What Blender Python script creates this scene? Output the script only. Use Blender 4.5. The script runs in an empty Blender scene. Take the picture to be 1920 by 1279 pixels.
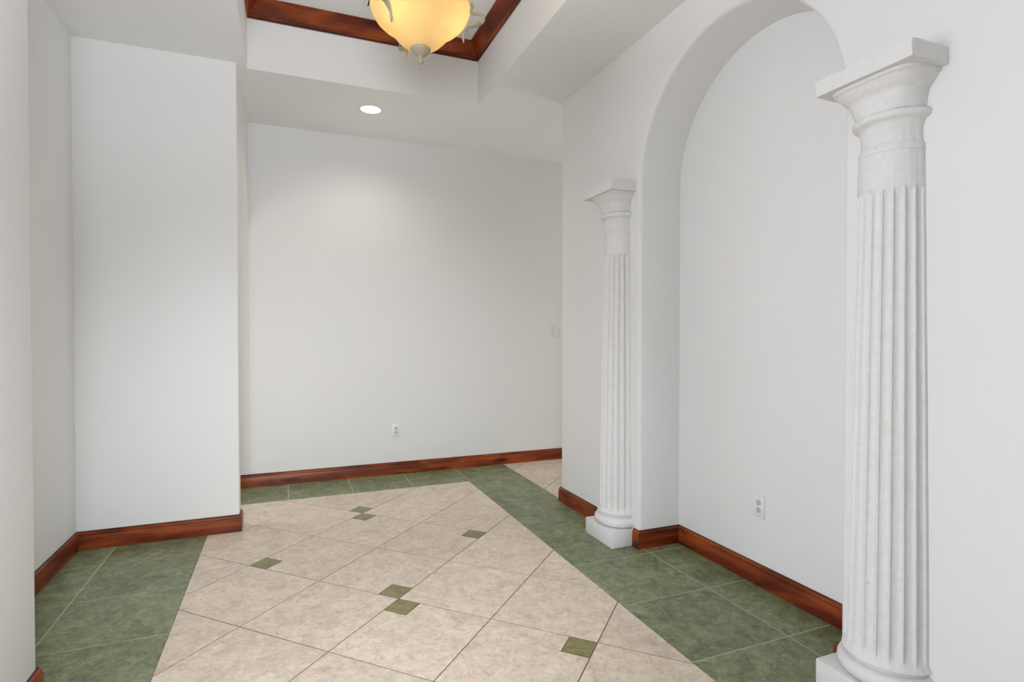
import bpy, bmesh, math, random
from mathutils import Vector, Matrix, noise
PI = math.pi
rad = math.radians
random.seed(7)
SC = bpy.context.scene
COL = SC.collection

# ------------------------------------------------------------------ camera
cam_data = bpy.data.cameras.new('camera')
cam_data.sensor_width = 36.0
cam_data.lens = 36.0 * 1050.67 / 1920.0
cam_data.clip_start = 0.05
cam = bpy.data.objects.new('camera', cam_data)
COL.objects.link(cam)
cam.location = (0, 0, 1.3)
cam.rotation_euler = (rad(90 - 0.8215), 0, rad(-21.932))
SC.camera = cam

# ------------------------------------------------------------------ world, daylight, exposure
SC.view_settings.view_transform = 'Standard'
SC.view_settings.look = 'None'
SC.view_settings.gamma = 1.0
SC.view_settings.exposure = 0.0
SC.view_settings.use_curve_mapping = False

world = bpy.data.worlds.new('daylight')
SC.world = world
world.use_nodes = True
bg = world.node_tree.nodes['Background']
bg.inputs['Color'].default_value = (0.93, 0.96, 1.0, 1)
bg.inputs['Strength'].default_value = 1.0

def area_light(name, loc, rot, sx, sy, power, color):
    d = bpy.data.lights.new(name, 'AREA')
    d.shape = 'RECTANGLE'; d.size = sx; d.size_y = sy
    d.energy = power; d.color = color
    o = bpy.data.objects.new(name, d)
    o.location = loc; o.rotation_euler = rot
    COL.objects.link(o)
    return o
# daylight from the windows of the room the camera stands in, on its left
area_light('left_window_daylight', (-3.95, 0.55, 1.05), (0, rad(-90), 0), 1.9, 2.7, 138, (0.90, 0.955, 1.07))
def spot_light(name, loc, target, angle, blend, power, color, radius=0.15):
    d = bpy.data.lights.new(name, 'SPOT')
    d.spot_size = rad(angle); d.spot_blend = blend; d.energy = power; d.color = color; d.shadow_soft_size = radius
    o = bpy.data.objects.new(name, d); COL.objects.link(o)
    o.location = loc
    o.rotation_euler = (Vector(target) - Vector(loc)).to_track_quat('-Z', 'Y').to_euler()
    return o
# added fill spots at the camera, to even out the light: one down the hall, one bounced off the ceiling, one towards the floor
spot_light('fill_hall', (-0.25, -0.1, 1.75), (0.2, 5.0, 1.7), 75, 0.9, 105, (0.945, 0.985, 1.06), 0.35)
spot_light('fill_bounce', (-0.1, -0.2, 1.8), (-0.35, 1.7, 3.4), 84, 0.9, 200, (0.94, 0.985, 1.07), 0.35)
spot_light('fill_floor', (-0.1, -0.1, 1.9), (0.4, 3.9, 0.0), 66, 0.95, 285, (0.945, 0.985, 1.06), 0.35)

# ------------------------------------------------------------------ material helpers
def new_mat(name):
    m = bpy.data.materials.new(name); m.use_nodes = True
    nt = m.node_tree
    return m, nt, nt.nodes['Principled BSDF']

def node(nt, kind, **kw):
    n = nt.nodes.new(kind)
    for k, v in kw.items():
        setattr(n, k, v)
    return n

def coords(nt, scale=(1, 1, 1), rot=(0, 0, 0)):
    tc = node(nt, 'ShaderNodeTexCoord')
    mp = node(nt, 'ShaderNodeMapping')
    mp.inputs['Scale'].default_value = scale
    mp.inputs['Rotation'].default_value = rot
    nt.links.new(tc.outputs['Object'], mp.inputs['Vector'])
    return mp.outputs['Vector']

def noise_tex(nt, vec, scale, detail=4, rough=0.5, dist=0.0):
    n = node(nt, 'ShaderNodeTexNoise')
    n.inputs['Scale'].default_value = scale
    n.inputs['Detail'].default_value = detail
    n.inputs['Roughness'].default_value = rough
    n.inputs['Distortion'].default_value = dist
    nt.links.new(vec, n.inputs['Vector'])
    return n.outputs['Fac']

def ramp(nt, fac, stops):
    r = node(nt, 'ShaderNodeValToRGB')
    els = r.color_ramp.elements
    while len(els) < len(stops):
        els.new(0.5)
    for e, (p, c) in zip(els, stops):
        e.position = p; e.color = (*c, 1)
    nt.links.new(fac, r.inputs['Fac'])
    return r.outputs['Color']

def mixc(nt, fac, a, b, mode='MIX'):
    n = node(nt, 'ShaderNodeMix', data_type='RGBA', blend_type=mode)
    for s, v in ((n.inputs[0], fac), (n.inputs[6], a), (n.inputs[7], b)):
        if isinstance(v, (int, float)): s.default_value = v
        elif isinstance(v, tuple): s.default_value = (*v, 1)
        else: nt.links.new(v, s)
    return n.outputs[2]

def bump(nt, bsdf, height, strength, dist=0.002):
    b = node(nt, 'ShaderNodeBump')
    b.inputs['Strength'].default_value = strength
    b.inputs['Distance'].default_value = dist
    nt.links.new(height, b.inputs['Height'])
    nt.links.new(b.outputs['Normal'], bsdf.inputs['Normal'])

def paint(name, col, rough=0.6, tex=0.25, scale=160, spec=0.3):
    m, nt, b = new_mat(name)
    v = coords(nt)
    n = noise_tex(nt, v, scale, 3, 0.6)
    big = noise_tex(nt, v, 1.3, 2, 0.5)
    c = mixc(nt, big, tuple(x * 0.985 for x in col), tuple(min(1, x * 1.01) for x in col))
    nt.links.new(c, b.inputs['Base Color'])
    b.inputs['Roughness'].default_value = rough
    b.inputs['Specular IOR Level'].default_value = spec
    bump(nt, b, n, tex, 0.0012)
    return m

M_WALL = paint('white_wall_paint', (0.805, 0.801, 0.785))
M_CEIL = paint('ceiling_paint', (0.86, 0.86, 0.845), 0.75, 0.35, 120, 0.15)
M_PLATE = paint('white_plastic', (0.82, 0.82, 0.80), 0.35, 0.0, 50, 0.5)
M_RECEPT = paint('grey_white_plastic', (0.62, 0.62, 0.60), 0.4, 0.0, 50, 0.4)

def plaster():
    m, nt, b = new_mat('painted_rough_plaster')
    v = coords(nt)
    vs = coords(nt, (1, 1, 0.12))
    n1 = noise_tex(nt, v, 38, 5, 0.65)
    n2 = noise_tex(nt, vs, 90, 3, 0.5)
    pits = noise_tex(nt, v, 70, 1, 0.3)
    p = node(nt, 'ShaderNodeMath', operation='GREATER_THAN'); p.inputs[1].default_value = 0.79
    nt.links.new(pits, p.inputs[0])
    c = ramp(nt, n1, [(0.3, (0.725, 0.715, 0.695)), (0.6, (0.775, 0.767, 0.748))])
    dirt = noise_tex(nt, v, 6, 3, 0.6)
    dr = ramp(nt, dirt, [(0.62, (0, 0, 0)), (0.78, (0.5, 0.5, 0.5))])
    c = mixc(nt, dr, c, (0.66, 0.64, 0.56))
    c = mixc(nt, p.outputs[0], c, (0.60, 0.59, 0.55))
    nt.links.new(c, b.inputs['Base Color'])
    b.inputs['Roughness'].default_value = 0.55
    b.inputs['Specular IOR Level'].default_value = 0.25
    add = node(nt, 'ShaderNodeMath', operation='ADD')
    nt.links.new(n1, add.inputs[0]); nt.links.new(n2, add.inputs[1])
    bump(nt, b, add.outputs[0], 0.55, 0.003)
    return m
M_PLASTER = plaster()

def tile_mat(name, dark, mid, light, rough, scale=5.5, lo=0.84, hi=1.12):
    m, nt, b = new_mat(name)
    at = node(nt, 'ShaderNodeAttribute', attribute_name='tile_shift')
    tc = node(nt, 'ShaderNodeTexCoord')
    add = node(nt, 'ShaderNodeVectorMath', operation='ADD')
    nt.links.new(tc.outputs['Object'], add.inputs[0])
    nt.links.new(at.outputs['Vector'], add.inputs[1])
    v = add.outputs[0]
    n = noise_tex(nt, v, scale, 8, 0.72, 0.7)
    f = noise_tex(nt, v, scale * 3.2, 6, 0.72, 1.1)
    c = ramp(nt, n, [(0.33, dark), (0.5, mid), (0.68, light)])
    g = ramp(nt, f, [(0.36, (lo, lo, lo)), (0.5, (1, 1, 1)), (0.66, (hi, hi, hi))])
    c = mixc(nt, 1.0, c, g, 'MULTIPLY')
    sep = node(nt, 'ShaderNodeSeparateXYZ'); nt.links.new(at.outputs['Vector'], sep.inputs[0])
    mr = node(nt, 'ShaderNodeMapRange'); mr.inputs['From Max'].default_value = 20
    mr.inputs['To Min'].default_value = 0.95; mr.inputs['To Max'].default_value = 1.05
    nt.links.new(sep.outputs[0], mr.inputs['Value'])
    c = mixc(nt, 1.0, c, mr.outputs[0], 'MULTIPLY')
    nt.links.new(c, b.inputs['Base Color'])
    b.inputs['Roughness'].default_value = rough
    b.inputs['Specular IOR Level'].default_value = 0.4
    bump(nt, b, f, 0.12, 0.001)
    return m
M_BEIGE = tile_mat('beige_ceramic_tile', (0.58, 0.475, 0.36), (0.68, 0.565, 0.445), (0.75, 0.64, 0.52), 0.38, 9, 0.80, 1.12)
M_GREEN = tile_mat('green_ceramic_tile', (0.108, 0.136, 0.064), (0.188, 0.216, 0.112), (0.262, 0.288, 0.165), 0.38, 8, 0.66, 1.38)
M_OLIVE = tile_mat('olive_inset_tile', (0.16, 0.145, 0.05), (0.225, 0.205, 0.08), (0.30, 0.275, 0.115), 0.30, 16)
M_GROUT_D = paint('brown_grout', (0.25, 0.175, 0.115), 0.9, 0.3, 300)
M_GROUT_L = paint('pale_green_grout', (0.48, 0.49, 0.32), 0.9, 0.3, 300)

def wood_mat(name, along, knots=True):
    # cherry-stained knotty pine; grain runs along the given axis
    m, nt, b = new_mat(name)
    s = {'X': (0.9, 14, 14), 'Y': (14, 0.9, 14)}[along]
    v = coords(nt, s)
    vw = coords(nt, {'X': (0.55, 2.6, 2.6), 'Y': (2.6, 0.55, 2.6)}[along])
    grain = noise_tex(nt, v, 3.2, 6, 0.65, 0.8)
    mott = noise_tex(nt, vw, 4.2, 3, 0.55, 0.6)
    c = ramp(nt, mott, [(0.28, (0.055, 0.008, 0.003)), (0.45, (0.165, 0.027, 0.007)), (0.68, (0.35, 0.078, 0.014))])
    g = ramp(nt, grain, [(0.3, (0.62, 0.58, 0.55)), (0.65, (1.1, 1.1, 1.1))])
    c = mixc(nt, 0.75, c, g, 'MULTIPLY')
    if knots:
        vo = node(nt, 'ShaderNodeTexVoronoi', feature='F1')
        vo.inputs['Scale'].default_value = 1.0
        vk = coords(nt, {'X': (1.9, 6.5, 6.5), 'Y': (6.5, 1.9, 6.5)}[along])
        nt.links.new(vk, vo.inputs['Vector'])
        kr = ramp(nt, vo.outputs['Distance'], [(0.06, (0.85, 0.85, 0.85)), (0.20, (0, 0, 0))])
        c = mixc(nt, kr, c, (0.030, 0.006, 0.004))
    nt.links.new(c, b.inputs['Base Color'])
    b.inputs['Roughness'].default_value = 0.33
    b.inputs['Specular IOR Level'].default_value = 0.3
    bump(nt, b, grain, 0.08, 0.001)
    return m
M_WOOD = {'X': wood_mat('cherry_stained_wood_across', 'X'), 'Y': wood_mat('cherry_stained_wood_along', 'Y')}

def plain(name, col, rough=0.5, metal=0.0):
    m, nt, b = new_mat(name)
    v = coords(nt)
    n = noise_tex(nt, v, 60, 3)
    c = mixc(nt, n, tuple(x * 0.85 for x in col), tuple(x * 1.12 for x in col))
    nt.links.new(c, b.inputs['Base Color'])
    b.inputs['Roughness'].default_value = rough
    b.inputs['Metallic'].default_value = metal
    return m
M_EDGE = plain('dark_wood_and_shadow_edge', (0.022, 0.008, 0.008), 0.4)  # dark crown edge; on baseboards the wall-join shadow line put into colour
M_SLOT = plain('dark_socket_slot', (0.05, 0.05, 0.045), 0.7)
M_DUCT = plain('dark_duct_interior', (0.03, 0.025, 0.022), 0.9)
M_SCREW = plain('plate_screw', (0.5, 0.5, 0.48), 0.4)
M_FIX = plain('antique_ivory_metal', (0.34, 0.30, 0.19), 0.45)
M_WHITE_METAL = paint('white_enamel_metal', (0.78, 0.77, 0.74), 0.4, 0.0, 40, 0.5)

def emit(name, col, strength):
    m = bpy.data.materials.new(name); m.use_nodes = True
    nt = m.node_tree; nt.nodes.clear()
    e = node(nt, 'ShaderNodeEmission'); o = node(nt, 'ShaderNodeOutputMaterial')
    e.inputs['Color'].default_value = (*col, 1); e.inputs['Strength'].default_value = strength
    nt.links.new(e.outputs[0], o.inputs[0])
    return m
M_BULB = emit('lit_bulb', (1.0, 0.80, 0.45), 14)
M_LENS = emit('lit_downlight_lens', (1.0, 0.99, 0.96), 3.2)

def alabaster():
    m = bpy.data.materials.new('amber_alabaster_glass'); m.use_nodes = True
    nt = m.node_tree; nt.nodes.clear()
    v = coords(nt)
    n = noise_tex(nt, v, 9, 3, 0.5, 1.0)
    c = ramp(nt, n, [(0.3, (0.26, 0.175, 0.06)), (0.7, (0.28, 0.205, 0.085))])
    tr = node(nt, 'ShaderNodeBsdfTranslucent'); nt.links.new(c, tr.inputs['Color'])
    df = node(nt, 'ShaderNodeBsdfDiffuse'); df.inputs['Color'].default_value = (0.60, 0.47, 0.29, 1)
    gl = node(nt, 'ShaderNodeBsdfGlossy'); gl.inputs['Roughness'].default_value = 0.15
    gl.inputs['Color'].default_value = (1, 0.95, 0.85, 1)
    m1 = node(nt, 'ShaderNodeMixShader'); m1.inputs[0].default_value = 0.30
    nt.links.new(tr.outputs[0], m1.inputs[1]); nt.links.new(df.outputs[0], m1.inputs[2])
    m2 = node(nt, 'ShaderNodeMixShader'); m2.inputs[0].default_value = 0.05
    nt.links.new(m1.outputs[0], m2.inputs[1]); nt.links.new(gl.outputs[0], m2.inputs[2])
    em = node(nt, 'ShaderNodeEmission'); em.inputs['Color'].default_value = (1.0, 0.66, 0.26, 1)
    em.inputs['Strength'].default_value = 0.16
    ad = node(nt, 'ShaderNodeAddShader')
    nt.links.new(m2.outputs[0], ad.inputs[0]); nt.links.new(em.outputs[0], ad.inputs[1])
    o = node(nt, 'ShaderNodeOutputMaterial'); nt.links.new(ad.outputs[0], o.inputs[0])
    return m
M_ALAB = alabaster()
def glaze():
    # clear inner skin of the glass: the body colour sits in the outer face
    m = bpy.data.materials.new('clear_inner_glass'); m.use_nodes = True
    nt = m.node_tree; nt.nodes.clear()
    tr = node(nt, 'ShaderNodeBsdfTransparent'); tr.inputs['Color'].default_value = (0.98, 0.95, 0.88, 1)
    df = node(nt, 'ShaderNodeBsdfDiffuse'); df.inputs['Color'].default_value = (0.8, 0.7, 0.5, 1)
    mx = node(nt, 'ShaderNodeMixShader'); mx.inputs[0].default_value = 0.12
    o = node(nt, 'ShaderNodeOutputMaterial')
    nt.links.new(tr.outputs[0], mx.inputs[1]); nt.links.new(df.outputs[0], mx.inputs[2]); nt.links.new(mx.outputs[0], o.inputs[0])
    return m
M_GLAZE = glaze()

# ------------------------------------------------------------------ mesh helpers
def obj(name, bm, mats, parent=None, smooth=None, loc=None):
    bmesh.ops.recalc_face_normals(bm, faces=bm.faces[:]) if smooth != 'keep' else None
    if isinstance(smooth, (int, float)):
        lim = rad(smooth)
        for f in bm.faces: f.smooth = True
        for e in bm.edges:
            if len(e.link_faces) == 2 and e.calc_face_angle(0) > lim: e.smooth = False
    me = bpy.data.meshes.new(name); bm.to_mesh(me); bm.free()
    for m in (mats if isinstance(mats, (list, tuple)) else [mats]): me.materials.append(m)
    o = bpy.data.objects.new(name, me); COL.objects.link(o)
    if parent: o.parent = parent
    if loc: o.location = loc
    return o

def struct(o, label=None, cat=None):
    o['kind'] = 'structure'
    if label: o['label'] = label
    if cat: o['category'] = cat
    return o

def thing(name, label, cat, loc=(0, 0, 0), rot=(0, 0, 0), group=None):
    o = bpy.data.objects.new(name, None); COL.objects.link(o)
    o.empty_display_size = 0.1
    o.location = loc; o.rotation_euler = rot
    o['label'] = label; o['category'] = cat
    if group: o['group'] = group
    return o

def box(bm, x0, x1, y0, y1, z0, z1, bev=0.0, seg=2):
    r = bmesh.ops.create_cube(bm, size=1)
    vs = r['verts']
    for v in vs:
        v.co = Vector(((x0 + x1) / 2 + v.co.x * (x1 - x0), (y0 + y1) / 2 + v.co.y * (y1 - y0), (z0 + z1) / 2 + v.co.z * (z1 - z0)))
    if bev:
        es = list({e for v in vs for e in v.link_edges})
        bmesh.ops.bevel(bm, geom=es, offset=bev, segments=seg, affect='EDGES', profile=0.5)
    return vs

def boxes(*a, bev=0.0):
    bm = bmesh.new()
    for q in a: box(bm, *q, bev=bev)
    return bm

def lathe(bm, prof, n=48, center=(0, 0), a0=0.0, a1=2 * PI, cap=True):
    full = abs(a1 - a0 - 2 * PI) < 1e-6
    rings = []
    for r, z in prof:
        k = n if full else n + 1
        rings.append([bm.verts.new((center[0] + r * math.cos(a0 + (a1 - a0) * i / n), center[1] + r * math.sin(a0 + (a1 - a0) * i / n), z)) for i in range(k)])
    for a, b in zip(rings, rings[1:]):
        m = len(a)
        for i in range(m if full else m - 1):
            bm.faces.new((a[i], a[(i + 1) % m], b[(i + 1) % m], b[i]))
    if cap:
        bm.faces.new(rings[0]); bm.faces.new(rings[-1])
    return rings

def tube(bm, pts, radii, n=10, cap=True):
    pts = [Vector(p) for p in pts]
    if isinstance(radii, (int, float)): radii = [radii] * len(pts)
    rings = []; ref = None
    for i, p in enumerate(pts):
        t = (pts[min(i + 1, len(pts) - 1)] - pts[max(i - 1, 0)]).normalized()
        if ref is None:
            ref = t.orthogonal().normalized()
        ref = (ref - t * ref.dot(t)).normalized()
        b = t.cross(ref)
        rings.append([bm.verts.new(p + (ref * math.cos(2 * PI * k / n) + b * math.sin(2 * PI * k / n)) * radii[i]) for k in range(n)])
    for a, b in zip(rings, rings[1:]):
        for k in range(n): bm.faces.new((a[k], a[(k + 1) % n], b[(k + 1) % n], b[k]))
    if cap: bm.faces.new(rings[0]); bm.faces.new(rings[-1])

def spline(pts, n=8):
    P = [Vector(p) for p in pts]; out = []
    for i in range(len(P) - 1):
        p0 = P[max(i - 1, 0)]; p1 = P[i]; p2 = P[i + 1]; p3 = P[min(i + 2, len(P) - 1)]
        for k in range(n):
            t = k / n
            out.append(0.5 * ((2 * p1) + (p2 - p0) * t + (2 * p0 - 5 * p1 + 4 * p2 - p3) * t * t + (3 * p1 - p0 - 3 * p2 + p3) * t ** 3))
    out.append(P[-1]); return out

# ------------------------------------------------------------------ dimensions of the place (metres)
H = 3.055                      # ceiling
XR = 1.965                     # right wall plane
XN = 2.258                     # niche back plane
NJ0, NJ1 = 1.512, 2.83         # niche jambs along y
ARC_Y, ARC_Z, ARC_R = (1.512 + 2.83) / 2, 2.185, (2.83 - 1.512) / 2
YE = 3.865                     # end of the right wall
YB = 5.18                      # back wall plane
YL = 4.065                     # front plane of the left wall
XL = -0.292                    # its right hand corner
XA = -1.172                    # side wall of the left recess
XF, YF = -0.830, 2.462          # end of the near left wall
Y0 = -4.6                      # window front behind the camera
XW = -4.1                      # window front to the left of the camera
YP = 2.02                      # near face of the short wall at the left edge of the view

# ------------------------------------------------------------------ floor: tiles clipped to their regions
def clip(poly, rect):
    x0, x1, y0, y1 = rect
    for ax, lim, sgn in ((0, x0, 1), (0, x1, -1), (1, y0, 1), (1, y1, -1)):
        out = []
        for i in range(len(poly)):
            a, b = poly[i - 1], poly[i]
            ia, ib = (a[ax] - lim) * sgn >= 0, (b[ax] - lim) * sgn >= 0
            if ia != ib:
                t = (lim - a[ax]) / (b[ax] - a[ax])
                out.append((a[0] + (b[0] - a[0]) * t, a[1] + (b[1] - a[1]) * t))
            if ib: out.append(b)
        poly = out
        if len(poly) < 3: return []
    return poly

def area2(p): return abs(sum(p[i - 1][0] * p[i][1] - p[i][0] * p[i - 1][1] for i in range(len(p)))) / 2

def uv2xy(u, v): return ((u - v) / 2 ** .5, (u + v) / 2 ** .5)

def build_floor():
    bm = bmesh.new()
    lay = bm.verts.layers.float_vector.new('tile_shift')
    def add(poly, mi, z):
        poly = [p for i, p in enumerate(poly) if math.dist(p, poly[i - 1]) > 1e-5]
        if len(poly) < 3 or area2(poly) < 2e-5: return
        sh = Vector((random.uniform(0, 20), random.uniform(0, 20), random.uniform(0, 20)))
        vs = [bm.verts.new((p[0], p[1], z)) for p in poly]
        for v in vs: v[lay] = sh
        f = bm.faces.new(vs); f.material_index = mi
        lo = [bm.verts.new((p[0], p[1], z - 0.0015)) for p in poly]
        for v in lo: v[lay] = sh
        for i in range(len(vs)):
            bm.faces.new((vs[i - 1], lo[i - 1], lo[i], vs[i])).material_index = mi
        f.normal_update()
        if f.normal.z < 0: f.normal_flip()
    # slab
    box(bm, XW - 0.1, 5.2, Y0, 5.4, -0.12, -0.003)
    for f in bm.faces: f.material_index = 3
    BX0, BX1, BY = -0.478, 1.481, 4.68
    GL0, GR1 = XA - 0.1, XN + 0.1
    g = 0.0022
    beige_regions = [(XW, GL0 - 0.3, Y0, 2.3), (GL0 - 0.3, BX0, Y0, -0.5), (BX0 + g, BX1 - g, Y0, YL - 0.0), (BX0 + g, BX1 - g, YL, BY - g), (-3.1, BX0 + g, YL + 0.12, BY - g),
                     (1.984 + g, 5.1, YE - 0.02, 5.4)]
    S = 0.4965; U0, V0 = 1.792, 1.577
    tg = 0.0025; q = 0.116
    insets = {(1, 0): ('++', '--'), (3, 2): ('++', '--'), (1, 2): ('+-',), (3, 0): ('-+',), (1, -2): ('-+',),
              (-1, 0): ('+-',), (-1, -2): ('++', '--'), (3, -2): ('+-',)}
    def line_u(i): return U0 + S * i
    def line_v(j): return V0 + S * j
    for i in range(-16, 14):
        for j in range(-14, 14):
            u0, u1, v0, v1 = line_u(i) + tg, line_u(i + 1) - tg, line_v(j) + tg, line_v(j + 1) - tg
            cut = {}
            if '++' in insets.get((i, j), ()): cut['a'] = 1
            if '-+' in insets.get((i + 1, j), ()): cut['b'] = 1
            if '--' in insets.get((i + 1, j + 1), ()): cut['c'] = 1
            if '+-' in insets.get((i, j + 1), ()): cut['d'] = 1
            pieces = []; sq = []
            # one tile, its corners notched where an olive inset sits (convex pieces of the L shape)
            if not cut: pieces.append((u0, u1, v0, v1))
            else:
                e = tg * 2
                lo = q if ('a' in cut or 'b' in cut) else 0
                hi = q if ('c' in cut or 'd' in cut) else 0
                if lo: pieces.append((u0 + (q + e if 'a' in cut else 0), u1 - (q + e if 'b' in cut else 0), v0, v0 + q + e))
                if hi: pieces.append((u0 + (q + e if 'd' in cut else 0), u1 - (q + e if 'c' in cut else 0), v1 - q - e, v1))
                pieces.append((u0, u1, v0 + (q + e if lo else 0), v1 - (q + e if hi else 0)))
                if 'a' in cut: sq.append((u0, u0 + q, v0, v0 + q))
                if 'b' in cut: sq.append((u1 - q, u1, v0, v0 + q))
                if 'c' in cut: sq.append((u1 - q, u1, v1 - q, v1))
                if 'd' in cut: sq.append((u0, u0 + q, v1 - q, v1))
            state = random.getstate()
            for lst, mi in ((pieces, 0), (sq, 2)):
                for a in lst:
                    if mi == 0: random.setstate(state)
                    poly = [uv2xy(a[0], a[2]), uv2xy(a[1], a[2]), uv2xy(a[1], a[3]), uv2xy(a[0], a[3])]
                    for r in beige_regions:
                        if r[0] > 1.9 and mi == 2: continue
                        c = clip(poly, r)
                        if c: 
                            st2 = random.getstate(); add(c, mi, 0.0); random.setstate(st2)
            random.random()
    # green border: light grout beds, then tiles
    def green(rect, xs, ys):
        x0, x1, y0, y1 = rect
        bed = [(x0, y0), (x1, y0), (x1, y1), (x0, y1)]
        vs = [bm.verts.new((x, y, -0.0008)) for x, y in bed]
        bm.faces.new(vs).material_index = 4
        X = [x0] + [x for x in xs if x0 < x < x1] + [x1]
        Y = [y0] + [y for y in ys if y0 < y < y1] + [y1]
        h = 0.0033; x0 = x0 + (0.0070 if abs(x0 - 1.984) < 1e-6 else 0); X[0] = x0
        for a in range(len(X) - 1):
            for b in range(len(Y) - 1):
                r = (X[a] + (h if a else 0), X[a + 1] - (h if a < len(X) - 2 else 0), Y[b] + (h if b else 0), Y[b + 1] - (h if b < len(Y) - 2 else 0))
                add([(r[0], r[2]), (r[1], r[2]), (r[1], r[3]), (r[0], r[3])], 1, 0.0)
    ysr = [1.769 + 0.4925 * k for k in range(-14, 6)]
    ysl = [3.756 - 0.484 * k for k in range(11, -1, -1)]
    green((GL0 - 0.3, BX0, -0.5, YL + 0.05), [-0.971], ysl)
    green((BX1, 1.984, Y0, BY), [], ysr)
    green((1.984, GR1, Y0, YE - 0.02), [], ysr)
    green((-3.1, 1.984, BY, YB + 0.05), [0.008 + 0.4925 * k for k in range(-6, 4)], [])
    o = obj('floor', bm, [M_BEIGE, M_GREEN, M_OLIVE, M_GROUT_D, M_GROUT_L], smooth='keep')
    struct(o)
build_floor()

# ------------------------------------------------------------------ walls
def arch_wall(name, y0, y1, z1, j0, j1, cy, cz, ry, rz, x_front, x_back, bev, extra_edge_y=None):
    # outline in (y, z) with an arched opening down to the floor, extruded in x
    bm = bmesh.new()
    N = 72
    pts = [(y0, 0), (j0, 0)]
    pts += [(cy - ry * math.cos(PI * k / N), cz + rz * math.sin(PI * k / N)) for k in range(N + 1)]
    pts += [(j1, 0)]
    if y1 > j1 + 1e-4: pts += [(y1, 0)]
    else: pts[-1] = (j1, 0)
    pts += [(y1, z1), (y0, z1)]
    f = bm.faces.new([bm.verts.new((x_front, y, z)) for y, z in pts])
    r = bmesh.ops.extrude_face_region(bm, geom=[f])
    for v in [g for g in r['geom'] if isinstance(g, bmesh.types.BMVert)]: v.co.x = x_back
    bm.normal_update()
    es = []
    for e in bm.edges:
        a, b = e.verts
        if abs(a.co.x - x_front) < 1e-6 and abs(b.co.x - x_front) < 1e-6:
            on = lambda v: (j0 - 1e-4 <= v.co.y <= j1 + 1e-4) and v.co.z < z1 - 0.01
            if on(a) and on(b): es.append(e)
            elif extra_edge_y and abs(a.co.y - extra_edge_y) < 1e-5 and abs(b.co.y - extra_edge_y) < 1e-5: es.append(e)
    bmesh.ops.bevel(bm, geom=es, offset=bev, segments=4, affect='EDGES', profile=0.5)
    return obj(name, bm, M_WALL, smooth=40)

struct(arch_wall('wall_right', Y0, YE, H + 0.06, NJ0, NJ1, ARC_Y, ARC_Z, ARC_R, ARC_R, XR, XN, 0.022, YE))
struct(obj('wall_niche', boxes((XN, XN + 0.14, Y0, YE, 0, H + 0.06)), M_WALL))
# left wall: front face at YL, arched opening in the side face
def rounded_block(name, x0, x1, y0, y1, z1, edges, bev=0.02):
    bm = bmesh.new(); vs = box(bm, x0, x1, y0, y1, 0, z1)
    es = []
    for e in bm.edges:
        a, b = e.verts
        for ex, ey in edges:
            if all(abs(v.co.x - ex) < 1e-5 and abs(v.co.y - ey) < 1e-5 for v in (a, b)): es.append(e)
    if es: bmesh.ops.bevel(bm, geom=es, offset=bev, segments=4, affect='EDGES', profile=0.5)
    return struct(obj(name, bm, M_WALL, smooth=40))
rounded_block('wall_left', XA - 0.14, XL - 0.0, YL, YL + 0.10, H + 0.06, [(XL, YL)], 0.012)
AY0, AY1 = YL + 0.10, YB
bmw = arch_wall('wall_passage_arch', AY0 - 0.0, YB + 0.001, H + 0.06, AY0 + 0.02, YB - 0.002, (AY0 + 0.02 + YB - 0.002) / 2, 2.12, (YB - 0.002 - AY0 - 0.02) / 2, 0.56, XL, XL - 0.13, 0.008)
struct(bmw)
rounded_block('wall_recess', XA - 0.14, XA, YP, YL, H + 0.06, [])
rounded_block('wall_near_left', XW, XF, YP, YF, H + 0.06, [(XF, YF), (XF, YP)], 0.010)
rounded_block('wall_back', -3.1, 5.1, YB, YB + 0.14, H + 0.06, [])
rounded_block('wall_front', XW - 0.1, XR, Y0 - 0.1, Y0, H + 0.06, [])
rounded_block('wall_far_left', XW - 0.1, XW, Y0, YF, H + 0.06, [])
rounded_block('wall_passage_end', -3.1, -3.0, YL, YB, H + 0.06, [])
rounded_block('wall_passage_front', -3.0, XA - 0.14, YL, YL + 0.10, H + 0.06, [])
rounded_block('wall_corridor_end', 5.0, 5.1, YE - 0.14, YB, H + 0.06, [])
rounded_block('wall_corridor_front', XN + 0.14, 5.0, YE - 0.14, YE, H + 0.06, [])

# ------------------------------------------------------------------ ceiling with its raised tray
TX0, TX1, TY0, TY1, TZ = -0.235, 1.380, 0.95, 4.130, 3.50
def build_ceiling():
    bm = bmesh.new()
    t = 0.06
    for r in ((XW - 0.1, TX0, Y0, YB + 0.1), (TX1, 5.1, Y0, YB + 0.1), (TX0, TX1, Y0, TY0), (TX0, TX1, TY1, YB + 0.1)):
        box(bm, r[0], r[1], r[2], r[3], H, H + t)
    box(bm, TX0, TX1, TY0, TY1, TZ, TZ + t)
    o = obj('ceiling', bm, M_CEIL); struct(o)
    # painted risers of the tray
    bm = bmesh.new()
    e = 0.0010
    box(bm, TX0 - t, TX0 + e, TY0 - t, TY1 + t, H + 0.0005, TZ + t)
    box(bm, TX1 - e, TX1 + t, TY0 - t, TY1 + t, H + 0.0005, TZ + t)
    box(bm, TX0 + e, TX1 - e, TY0 - t, TY0 + e, H + 0.0005, TZ + t)
    box(bm, TX0 + e, TX1 - e, TY1 - e, TY1 + t, H + 0.0005, TZ + t)
    struct(obj('wall_tray', bm, M_WALL))
build_ceiling()

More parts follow.
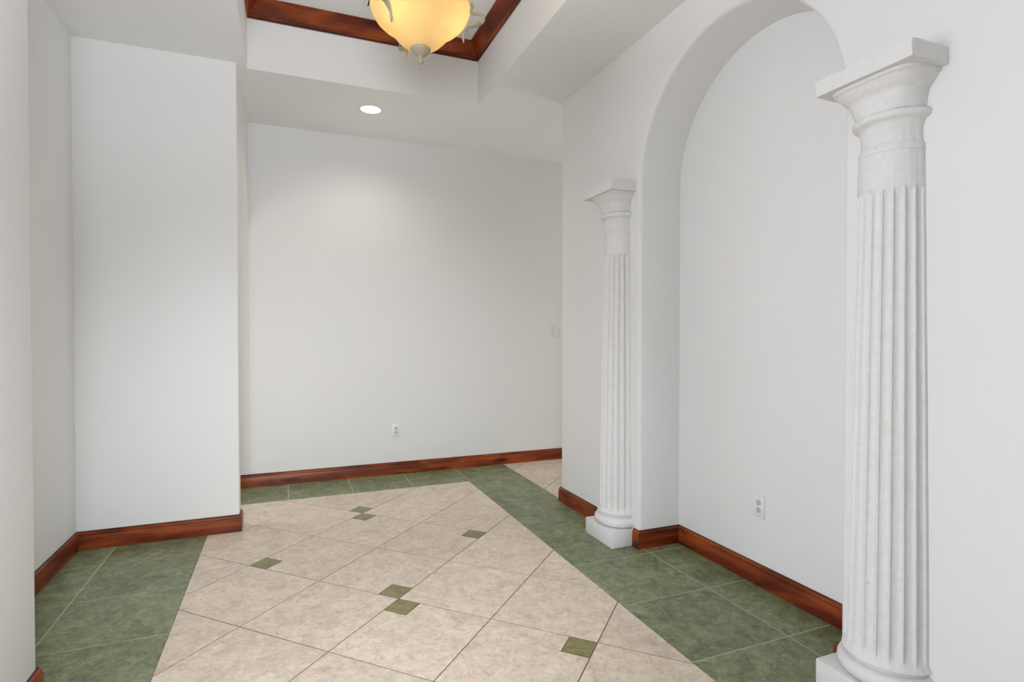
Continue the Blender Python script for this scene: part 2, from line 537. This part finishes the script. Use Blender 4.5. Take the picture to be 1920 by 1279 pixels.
# ------------------------------------------------------------------ profiles swept along straight runs, ends mitred
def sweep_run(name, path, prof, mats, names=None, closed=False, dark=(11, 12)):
    """path: 2-D points, room on the right-hand side of travel is +n; prof: (offset from wall, z)."""
    n = len(path)
    segs = n if closed else n - 1
    dirs = []
    for i in range(segs):
        a, b = Vector(path[i]), Vector(path[(i + 1) % n])
        dirs.append((b - a).normalized())
    nor = [Vector((d.y, -d.x)) for d in dirs]
    def corner(i):
        p = Vector(path[i % n])
        if not closed and i == 0: return p, nor[0]
        if not closed and i == n - 1: return p, nor[-1]
        n0, n1 = nor[(i - 1) % segs], nor[i % segs]
        m = n0 + n1
        return p, m / (1 + n0.dot(n1))
    out = []
    for s in range(segs):
        bm = bmesh.new()
        rings = []
        for c in (s, s + 1):
            p, m = corner(c)
            rings.append([bm.verts.new((p.x + m.x * o, p.y + m.y * o, z)) for o, z in prof])
        k = len(prof)
        for i in range(k):
            f = bm.faces.new((rings[0][i], rings[0][(i + 1) % k], rings[1][(i + 1) % k], rings[1][i]))
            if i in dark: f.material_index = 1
        bm.faces.new(rings[0]); bm.faces.new(rings[1])
        ax = 'X' if abs(dirs[s].x) > 0.5 else 'Y'
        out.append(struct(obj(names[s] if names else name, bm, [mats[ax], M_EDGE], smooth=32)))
    return out

BASE = [(0.0005, 0.0), (0.0150, 0.0), (0.0150, 0.0830), (0.0140, 0.0850), (0.0112, 0.0858), (0.0112, 0.0880), (0.0128, 0.0895), (0.0128, 0.0935),
        (0.0110, 0.0985), (0.0082, 0.1020), (0.0066, 0.1040), (0.0066, 0.1090), (0.0050, 0.1105), (0.0005, 0.1105)]
PF0, PF1 = 2.882, 3.200        # far column plinth along y
PN0, PN1 = 1.158, 1.486        # near column plinth
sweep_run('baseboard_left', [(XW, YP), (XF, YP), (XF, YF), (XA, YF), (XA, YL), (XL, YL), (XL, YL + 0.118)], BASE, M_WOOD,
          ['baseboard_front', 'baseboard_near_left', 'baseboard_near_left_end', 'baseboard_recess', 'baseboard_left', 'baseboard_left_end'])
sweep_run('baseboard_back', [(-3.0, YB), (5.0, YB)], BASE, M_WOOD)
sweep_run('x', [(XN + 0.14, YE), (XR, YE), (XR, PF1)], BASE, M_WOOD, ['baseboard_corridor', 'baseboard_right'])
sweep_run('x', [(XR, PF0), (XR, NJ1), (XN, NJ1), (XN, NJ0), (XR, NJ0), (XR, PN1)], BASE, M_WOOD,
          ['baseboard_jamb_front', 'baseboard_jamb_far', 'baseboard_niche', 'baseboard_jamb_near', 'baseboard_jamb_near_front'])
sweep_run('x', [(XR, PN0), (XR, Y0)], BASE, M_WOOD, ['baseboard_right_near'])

# crown moulding round the tray (profile: out from the riser, height)
CB = 3.388
CROWN = [(0.0005, CB), (0.009, CB), (0.010, CB + 0.007), (0.008, CB + 0.011), (0.014, CB + 0.014), (0.0175, CB + 0.019), (0.0165, CB + 0.025), (0.012, CB + 0.028),
         (0.018, CB + 0.036), (0.030, CB + 0.051), (0.045, CB + 0.068), (0.060, CB + 0.083), (0.070, CB + 0.094), (0.074, CB + 0.097), (0.082, CB + 0.099), (0.082, TZ - 0.0005), (0.0005, TZ - 0.0005)]
sweep_run('trim', [(TX0 + .001, TY1 - .001), (TX1 - .001, TY1 - .001), (TX1 - .001, TY0 + .001), (TX0 + .001, TY0 + .001)], CROWN, M_WOOD, ['trim_1', 'trim_2', 'trim_3', 'trim_4'], closed=True, dark=(1, 2))

# ------------------------------------------------------------------ engaged columns
def supr(a, half, e):
    c, s = math.cos(a), math.sin(a)
    return half / (abs(c) ** e + abs(s) ** e) ** (1 / e)

def make_column(name, label, yc, seed, hw, r0, r1):
    t = thing(name, label, 'column', (XR, yc, 0), (0, 0, 0), 'engaged plaster columns beside the arched niche')
    G = 0.0006
    # plinth: block against the wall with a slightly rough edge
    bm = boxes((-0.159, -G, -hw, hw, 0, 0.100), bev=0.004)
    obj('plinth', bm, M_PLASTER, t, 40)
    A0, A1 = PI / 2, 3 * PI / 2          # half round, bulging towards -x (the room)
    def half(prof, n, shape=None, jitter=0.0):
        bm = bmesh.new(); rings = []
        for r, z in prof:
            ring = []
            for i in range(n + 1):
                a = A0 + (A1 - A0) * i / n
                rr = shape(a, r, z) if shape else r
                if jitter: rr += jitter * noise.noise(Vector((math.cos(a) * 9, math.sin(a) * 9, z * 11 + seed * 7)))
                ring.append(bm.verts.new((min(rr * math.cos(a), -G) if 0 < i < n else -G, rr * math.sin(a), z)))
            rings.append(ring)
        for a, b in zip(rings, rings[1:]):
            for i in range(n): bm.faces.new((a[i], a[i + 1], b[i + 1], b[i]))
            bm.faces.new((a[0], b[0], b[n], a[n]))
        bm.faces.new(rings[0]); bm.faces.new(rings[-1])
        return bm
    # torus of the base
    prof = [(0.120, 0.1003)] + [(0.131 + 0.028 * math.cos(b), 0.1325 + 0.030 * math.sin(b)) for b in [(-0.5 + k / 12) * PI for k in range(13)]] + [(0.134, 0.165), (0.135, 0.174), (0.128, 0.180)]
    obj('base', half(prof, 56, jitter=0.0012), M_PLASTER, t, 50)
    # shaft with scalloped flutes, stopped below the collar
    def rad_at(z): return r0 - (r0 - r1) * ((z - 0.18) / 1.74) ** 1.15
    zs = [0.1803, 0.195, 0.207, 0.215, 0.222, 0.232] + [0.25 + k * (1.755 - 0.25) / 30 for k in range(31)] + [1.768, 1.777, 1.784, 1.789, 1.80, 1.85, 1.908]
    def fl(a, r, z):
        s = min(max((z - 0.200) / 0.03, 0), 1) * min(max((1.788 - z) / 0.028, 0), 1)
        s = math.sqrt(s)
        th = math.degrees(1.5 * PI - a)          # ten flutes, a plain fillet where the shaft meets the wall
        ph = ((th - 5) / 17) % 1.0
        x = (ph - 0.5) / 0.44
        d = 0.0105 * math.sqrt(max(0, 1 - x * x)) if abs(x) < 1 and 5 < th < 175 else 0
        flare = 0.012 * max(0, 1 - (z - 0.18) / 0.025) ** 2
        return rad_at(z) - d * s + flare
    obj('shaft', half([(1, z) for z in zs], 240, fl, jitter=0.0011), M_PLASTER, t, 55)
    # collar ring, neck and astragal
    nk = [(0.1025, 1.9083), (0.1055, 1.912), (0.1055, 1.930), (0.1000, 1.936), (0.0975, 1.95), (0.0975, 1.985), (0.102, 2.003), (0.108, 2.012), (0.118, 2.016), (0.1235, 2.022), (0.1250, 2.030), (0.1235, 2.038), (0.116, 2.043), (0.106, 2.0455)]
    obj('neck', half(nk, 56, jitter=0.0016), M_PLASTER, t, 50)
    # bell between round and square
    def bell(a, r, z):
        k = min(max((z - 2.046) / 0.12, 0), 1)
        e = 2.4 + 2.6 * k
        return supr(a, r, e)
    bp = [(0.105, 2.0458), (0.108, 2.055), (0.110, 2.070), (0.112, 2.085), (0.116, 2.098), (0.117, 2.106), (0.124, 2.112), (0.133, 2.124), (0.143, 2.138), (0.145, 2.143), (0.152, 2.146), (0.153, 2.1565)]
    obj('echinus', half(bp, 64, bell, jitter=0.0014), M_PLASTER, t, 50)
    # abacus: square slab with chipped, uneven edges
    bm = bmesh.new(); box(bm, -0.172, -G, -0.172, 0.172, 2.1570, 2.2110)
    bmesh.ops.subdivide_edges(bm, edges=bm.edges[:], cuts=7, use_grid_fill=True)
    for v in bm.verts:
        if v.co.x < -0.01:
            k = noise.noise_vector(v.co * 16 + Vector((seed * 3.1, 0, 0)))
            v.co += Vector((k.x, k.y, k.z if v.co.z > 2.2 else 0)) * 0.0050
    obj('abacus', bm, M_PLASTER, t, 50)
    return t
make_column('engaged_column', 'tall near white fluted half column right of the arched niche, cut off by the bottom edge', 1.322, 1, 0.163, 0.133, 0.1045)
make_column('engaged_column', 'distant white fluted half column left of the arched niche, its whole plinth visible', 3.041, 2, 0.159, 0.129, 0.1025)

# ------------------------------------------------------------------ wall plates
def outlet(name, label, loc, rotz):
    t = thing(name, label, 'outlet', loc, (0, 0, rotz), 'duplex outlets low on the walls')
    # local frame: plate in xz, facing -y
    obj('cover_plate', boxes((-0.036, 0.036, -0.0055, -0.0004, -0.0585, 0.0585), bev=0.0022), M_PLATE, t, 40)
    for s in (-1, 1):
        zc = s * 0.0195
        bm = bmesh.new()
        n = 28; ring = []
        for i in range(n):
            a = 2 * PI * i / n
            ring.append((0.0172 * math.cos(a), zc + max(-0.0138, min(0.0138, 0.0172 * math.sin(a)))))
        lo = [bm.verts.new((x, -0.0056, z)) for x, z in ring]; hi = [bm.verts.new((x, -0.0078, z)) for x, z in ring]
        for i in range(n): bm.faces.new((lo[i - 1], lo[i], hi[i], hi[i - 1]))
        bm.faces.new(hi); bm.faces.new(lo)
        r = obj('receptacle', bm, M_RECEPT, t, 40)
        bm = bmesh.new()
        for x, w, h in ((-0.0065, 0.0024, 0.009), (0.0065, 0.0024, 0.0075)):
            box(bm, x - w / 2, x + w / 2, -0.0084, -0.0079, zc + 0.003 - h / 2, zc + 0.003 + h / 2)
        g = bmesh.ops.create_circle(bm, cap_ends=True, radius=0.0034, segments=14, matrix=Matrix.Translation((0, -0.0083, zc - 0.0082)) @ Matrix.Rotation(PI / 2, 4, 'X'))
        obj('slots', bm, M_SLOT, r)
    for z in ((0.0, 0.0475, -0.0475)):
        bm = bmesh.new()
        bmesh.ops.create_cone(bm, cap_ends=True, radius1=0.0028, radius2=0.0024, depth=0.0012, segments=14, matrix=Matrix.Translation((0, -0.0062, z)) @ Matrix.Rotation(PI / 2, 4, 'X'))
        obj('screw', bm, M_SCREW, t)
    return t
outlet('wall_outlet', 'small white duplex outlet low on the far back wall above the red-brown baseboard', (0.932, YB, 0.403), 0)
outlet('wall_outlet', 'white duplex outlet inside the arched niche, left of the near column', (XN, 2.192, 0.407), -PI / 2)

sw = thing('light_switch', 'white switch plate on the back wall, half hidden behind the right wall corner', 'switch', (2.595, YB, 1.324))
obj('cover_plate', boxes((-0.058, 0.058, -0.006, -0.0004, -0.064, 0.064), bev=0.0022), M_PLATE, sw, 40)
for sx in (-0.023, 0.023):
    bm = bmesh.new(); box(bm, sx - 0.0165, sx + 0.0165, -0.0105, -0.0065, -0.033, 0.033, bev=0.0012)
    for v in bm.verts:
        if v.co.y < -0.009: v.co.y += 0.003 * (v.co.z + 0.033) / 0.066
    obj('rocker', bm, M_PLATE, sw, 40)
for z in (0.048, -0.048):
    bm = bmesh.new()
    bmesh.ops.create_cone(bm, cap_ends=True, radius1=0.0028, radius2=0.0024, depth=0.0012, segments=14, matrix=Matrix.Translation((0, -0.0067, z)) @ Matrix.Rotation(PI / 2, 4, 'X'))
    obj('screw', bm, M_SCREW, sw)

# ------------------------------------------------------------------ recessed downlight
def downlight(label, x, y, power):
    t = thing('recessed_downlight', label, 'ceiling light', (x, y, H))
    bm = bmesh.new()
    lathe(bm, [(0.078, -0.0006), (0.097, -0.0006), (0.0975, -0.003), (0.094, -0.0055), (0.084, -0.0065), (0.078, -0.005), (0.078, -0.0006)], 48, cap=False)
    obj('trim_ring', bm, M_WHITE_METAL, t, 40)
    bm = bmesh.new(); lathe(bm, [(0.0775, -0.001), (0.0775, -0.0045), (0.060, -0.0060), (0.0, -0.0066)][:3], 48)
    obj('lens', bm, M_LENS, t)
    d = bpy.data.lights.new('downlight_lamp', 'SPOT'); d.energy = power; d.spot_size = rad(150); d.spot_blend = 0.9
    d.color = (1.0, 0.96, 0.90); d.shadow_soft_size = 0.07
    o = bpy.data.objects.new('downlight_lamp', d); COL.objects.link(o); o.parent = t; o.location = (0, 0, -0.03)
    return t
downlight('round white recessed downlight, lit, in the low ceiling near the back wall', 0.623, 4.512, 19)

area_light('corridor_fill', (4.85, 4.52, 1.5), (0, rad(90), 0), 2.2, 1.0, 18, (1.0, 0.98, 0.95))  # added fill light at the unseen corridor end
area_light('passage_fill', (-2.85, 4.65, 1.5), (0, rad(-90), 0), 2.2, 0.8, 24, (1.0, 0.98, 0.95))  # added fill through the arch, to brighten the far right wall and floor

# ------------------------------------------------------------------ ceiling vent in the tray
vt = thing('ceiling_vent', 'white slatted air vent in the raised tray ceiling behind the hanging lamp', 'vent', (0.66, 3.74, TZ))
bm = bmesh.new()
for q in ((-0.17, 0.17, -0.17, -0.145), (-0.17, 0.17, 0.145, 0.17), (-0.17, -0.145, -0.145, 0.145), (0.145, 0.17, -0.145, 0.145)):
    box(bm, q[0], q[1], q[2], q[3], -0.010, -0.0005, bev=0.002)
obj('frame', bm, M_WHITE_METAL, vt)
obj('duct', boxes((-0.144, 0.144, -0.144, 0.144, -0.0035, -0.0006)), M_DUCT, vt)
for k in range(7):
    x = -0.126 + k * 0.042
    bm = bmesh.new(); box(bm, -0.010, 0.010, -0.143, 0.143, -0.0012, 0.0012)
    bmesh.ops.rotate(bm, verts=bm.verts[:], cent=(0, 0, 0), matrix=Matrix.Rotation(rad(22), 3, 'Y'))
    bmesh.ops.translate(bm, verts=bm.verts[:], vec=(x, 0, -0.0088))
    obj('slat', bm, M_WHITE_METAL, vt)

# ------------------------------------------------------------------ pendant lamp
LX, LY = 0.573, 2.534
lamp = thing('pendant_lamp', 'amber alabaster bowl pendant lamp with ivory scroll arms, hanging lit in the ceiling tray', 'pendant light', (LX, LY, TZ))
dz = -TZ
bm = bmesh.new()
prof = [(0.018, 2.583), (0.040, 2.588), (0.066, 2.599), (0.092, 2.617), (0.112, 2.637), (0.126, 2.654), (0.139, 2.669), (0.157, 2.682), (0.181, 2.698), (0.200, 2.716), (0.213, 2.736), (0.2215, 2.757), (0.2245, 2.775), (0.2225, 2.790), (0.219, 2.792)]
inner = [(max(r - 0.006, 0.014), z + 0.005) for r, z in reversed(prof[:-2])]
lathe(bm, [(r, z + dz) for r, z in prof + inner], 72, cap=False)
bm.faces.ensure_lookup_table()
for i, f in enumerate(bm.faces):
    if i // 72 >= len(prof): f.material_index = 1
bowl = obj('glass_bowl', bm, [M_ALAB, M_GLAZE], lamp, 60)
bm = bmesh.new()
lathe(bm, [(0.004, 2.521), (0.010, 2.5235), (0.0135, 2.530), (0.0140, 2.538), (0.0115, 2.545), (0.010, 2.551), (0.013, 2.557), (0.022, 2.562), (0.033, 2.571), (0.041, 2.581), (0.0455, 2.590), (0.044, 2.5955), (0.036, 2.592)], 36)
bmesh.ops.translate(bm, verts=bm.verts[:], vec=(0, 0, dz))
for v in bm.verts:                      # beaded leaf relief round the cup
    r = math.hypot(v.co.x, v.co.y)
    if r > 0.017 and r > 1e-4:
        k = 1 + 0.035 * math.cos(9 * math.atan2(v.co.y, v.co.x)); v.co.x *= k; v.co.y *= k
obj('finial', bm, M_FIX, lamp, 50)
bm = bmesh.new()
lathe(bm, [(0.007, 2.597 + dz), (0.007, 2.90 + dz), (0.016, 2.905 + dz), (0.024, 2.925 + dz), (0.024, 2.955 + dz), (0.014, 2.975 + dz), (0.007, 2.985 + dz), (0.007, 3.462 + dz)], 24)
obj('stem', bm, M_FIX, lamp, 50)
bm = bmesh.new(); lathe(bm, [(0.010, 3.455 + dz), (0.030, 3.462 + dz), (0.050, 3.474 + dz), (0.062, 3.488 + dz), (0.065, 3.4993 + dz)], 40)
obj('canopy', bm, M_FIX, lamp, 50)
# camera-right direction gives the first arm's bearing; the others follow at 120 degrees
for k in range(3):
    a = rad(-21.9 + 120 * k)
    ca, sa = math.cos(a), math.sin(a)
    def P(r, z, s=0.0): return (r * ca - s * sa, r * sa + s * ca, z + dz)
    bm = bmesh.new()
    c = spline([P(0.022, 2.94), P(0.070, 2.955), (P(0.130, 2.90)), P(0.185, 2.825), P(0.222, 2.800), P(0.236, 2.785), P(0.229, 2.762), P(0.240, 2.750), P(0.262, 2.748), P(0.281, 2.738), P(0.287, 2.722), P(0.279, 2.708), P(0.266, 2.704)], 6)
    tube(bm, c, [0.0062] * (len(c) - 6) + [0.0060, 0.0056, 0.005, 0.0044, 0.0038, 0.0030], 8)
    arm = obj('arm', bm, M_FIX, lamp, 60)
    # leaf: broad where it leaves the scroll, running in along the glass
    bm = bmesh.new()
    line = spline([P(0.276, 2.706), P(0.252, 2.699), P(0.226, 2.694), P(0.207, 2.676), P(0.197, 2.656)], 6)
    rings = []
    for i, p in enumerate(line):
        u = i / (len(line) - 1)
        w = 0.0045 + 0.0150 * min(1, u * 6 + 0.2) * (1 - u) ** 0.6 * (1 + 0.10 * math.cos(u * 30))
        side = Vector((-sa, ca, 0)); up = Vector((0, 0, 1))
        rings.append([bm.verts.new(p + side * (w * math.cos(b)) + up * (0.0045 + 0.004 * math.sin(PI * min(1, u + 0.1))) * math.sin(b)) for b in [2 * PI * q / 10 for q in range(10)]])
    for r0, r1 in zip(rings, rings[1:]):
        for q in range(10): bm.faces.new((r0[q], r0[(q + 1) % 10], r1[(q + 1) % 10], r1[q]))
    bm.faces.new(rings[0]); bm.faces.new(rings[-1])
    obj('leaf', bm, M_FIX, arm, 60)
    bm = bmesh.new()
    c = spline([P(0.200, 2.664), P(0.1945, 2.652), P(0.193, 2.640), P(0.194, 2.630), P(0.195, 2.617)], 5)
    tube(bm, c, [0.0065, 0.0070, 0.0072, 0.0068, 0.0060, 0.0052, 0.0048, 0.0050, 0.0060, 0.0066, 0.0068, 0.0064, 0.0060, 0.0052, 0.0042, 0.0040, 0.0046, 0.0046, 0.0038, 0.0026, 0.0012], 10)
    obj('drop', bm, M_FIX, arm, 60)
    # socket and bulb inside the bowl, between the arms' roots
    ab = rad(-21.9 + 120 * k)
    bx, by = 0.118 * math.cos(ab), 0.118 * math.sin(ab)
    bm = bmesh.new()
    tube(bm, spline([(0.01 * math.cos(ab), 0.01 * math.sin(ab), 2.70 + dz), (0.5 * bx, 0.5 * by, 2.695 + dz), (0.8 * bx, 0.8 * by, 2.705 + dz)], 5), 0.008, 10)
    obj('socket', bm, M_FIX, lamp, 60)
    bm = bmesh.new()
    bmesh.ops.create_uvsphere(bm, u_segments=20, v_segments=14, radius=0.019, matrix=Matrix.Translation((bx, by, 2.765 + dz)))
    obj('bulb', bm, M_BULB, lamp, 60)
    d = bpy.data.lights.new('pendant_bulb_lamp', 'POINT'); d.energy = 14.0; d.color = (1.0, 0.90, 0.76); d.shadow_soft_size = 0.0205
    o = bpy.data.objects.new('pendant_bulb_lamp', d); COL.objects.link(o); o.parent = lamp; o.location = (bx, by, 2.765 + dz)
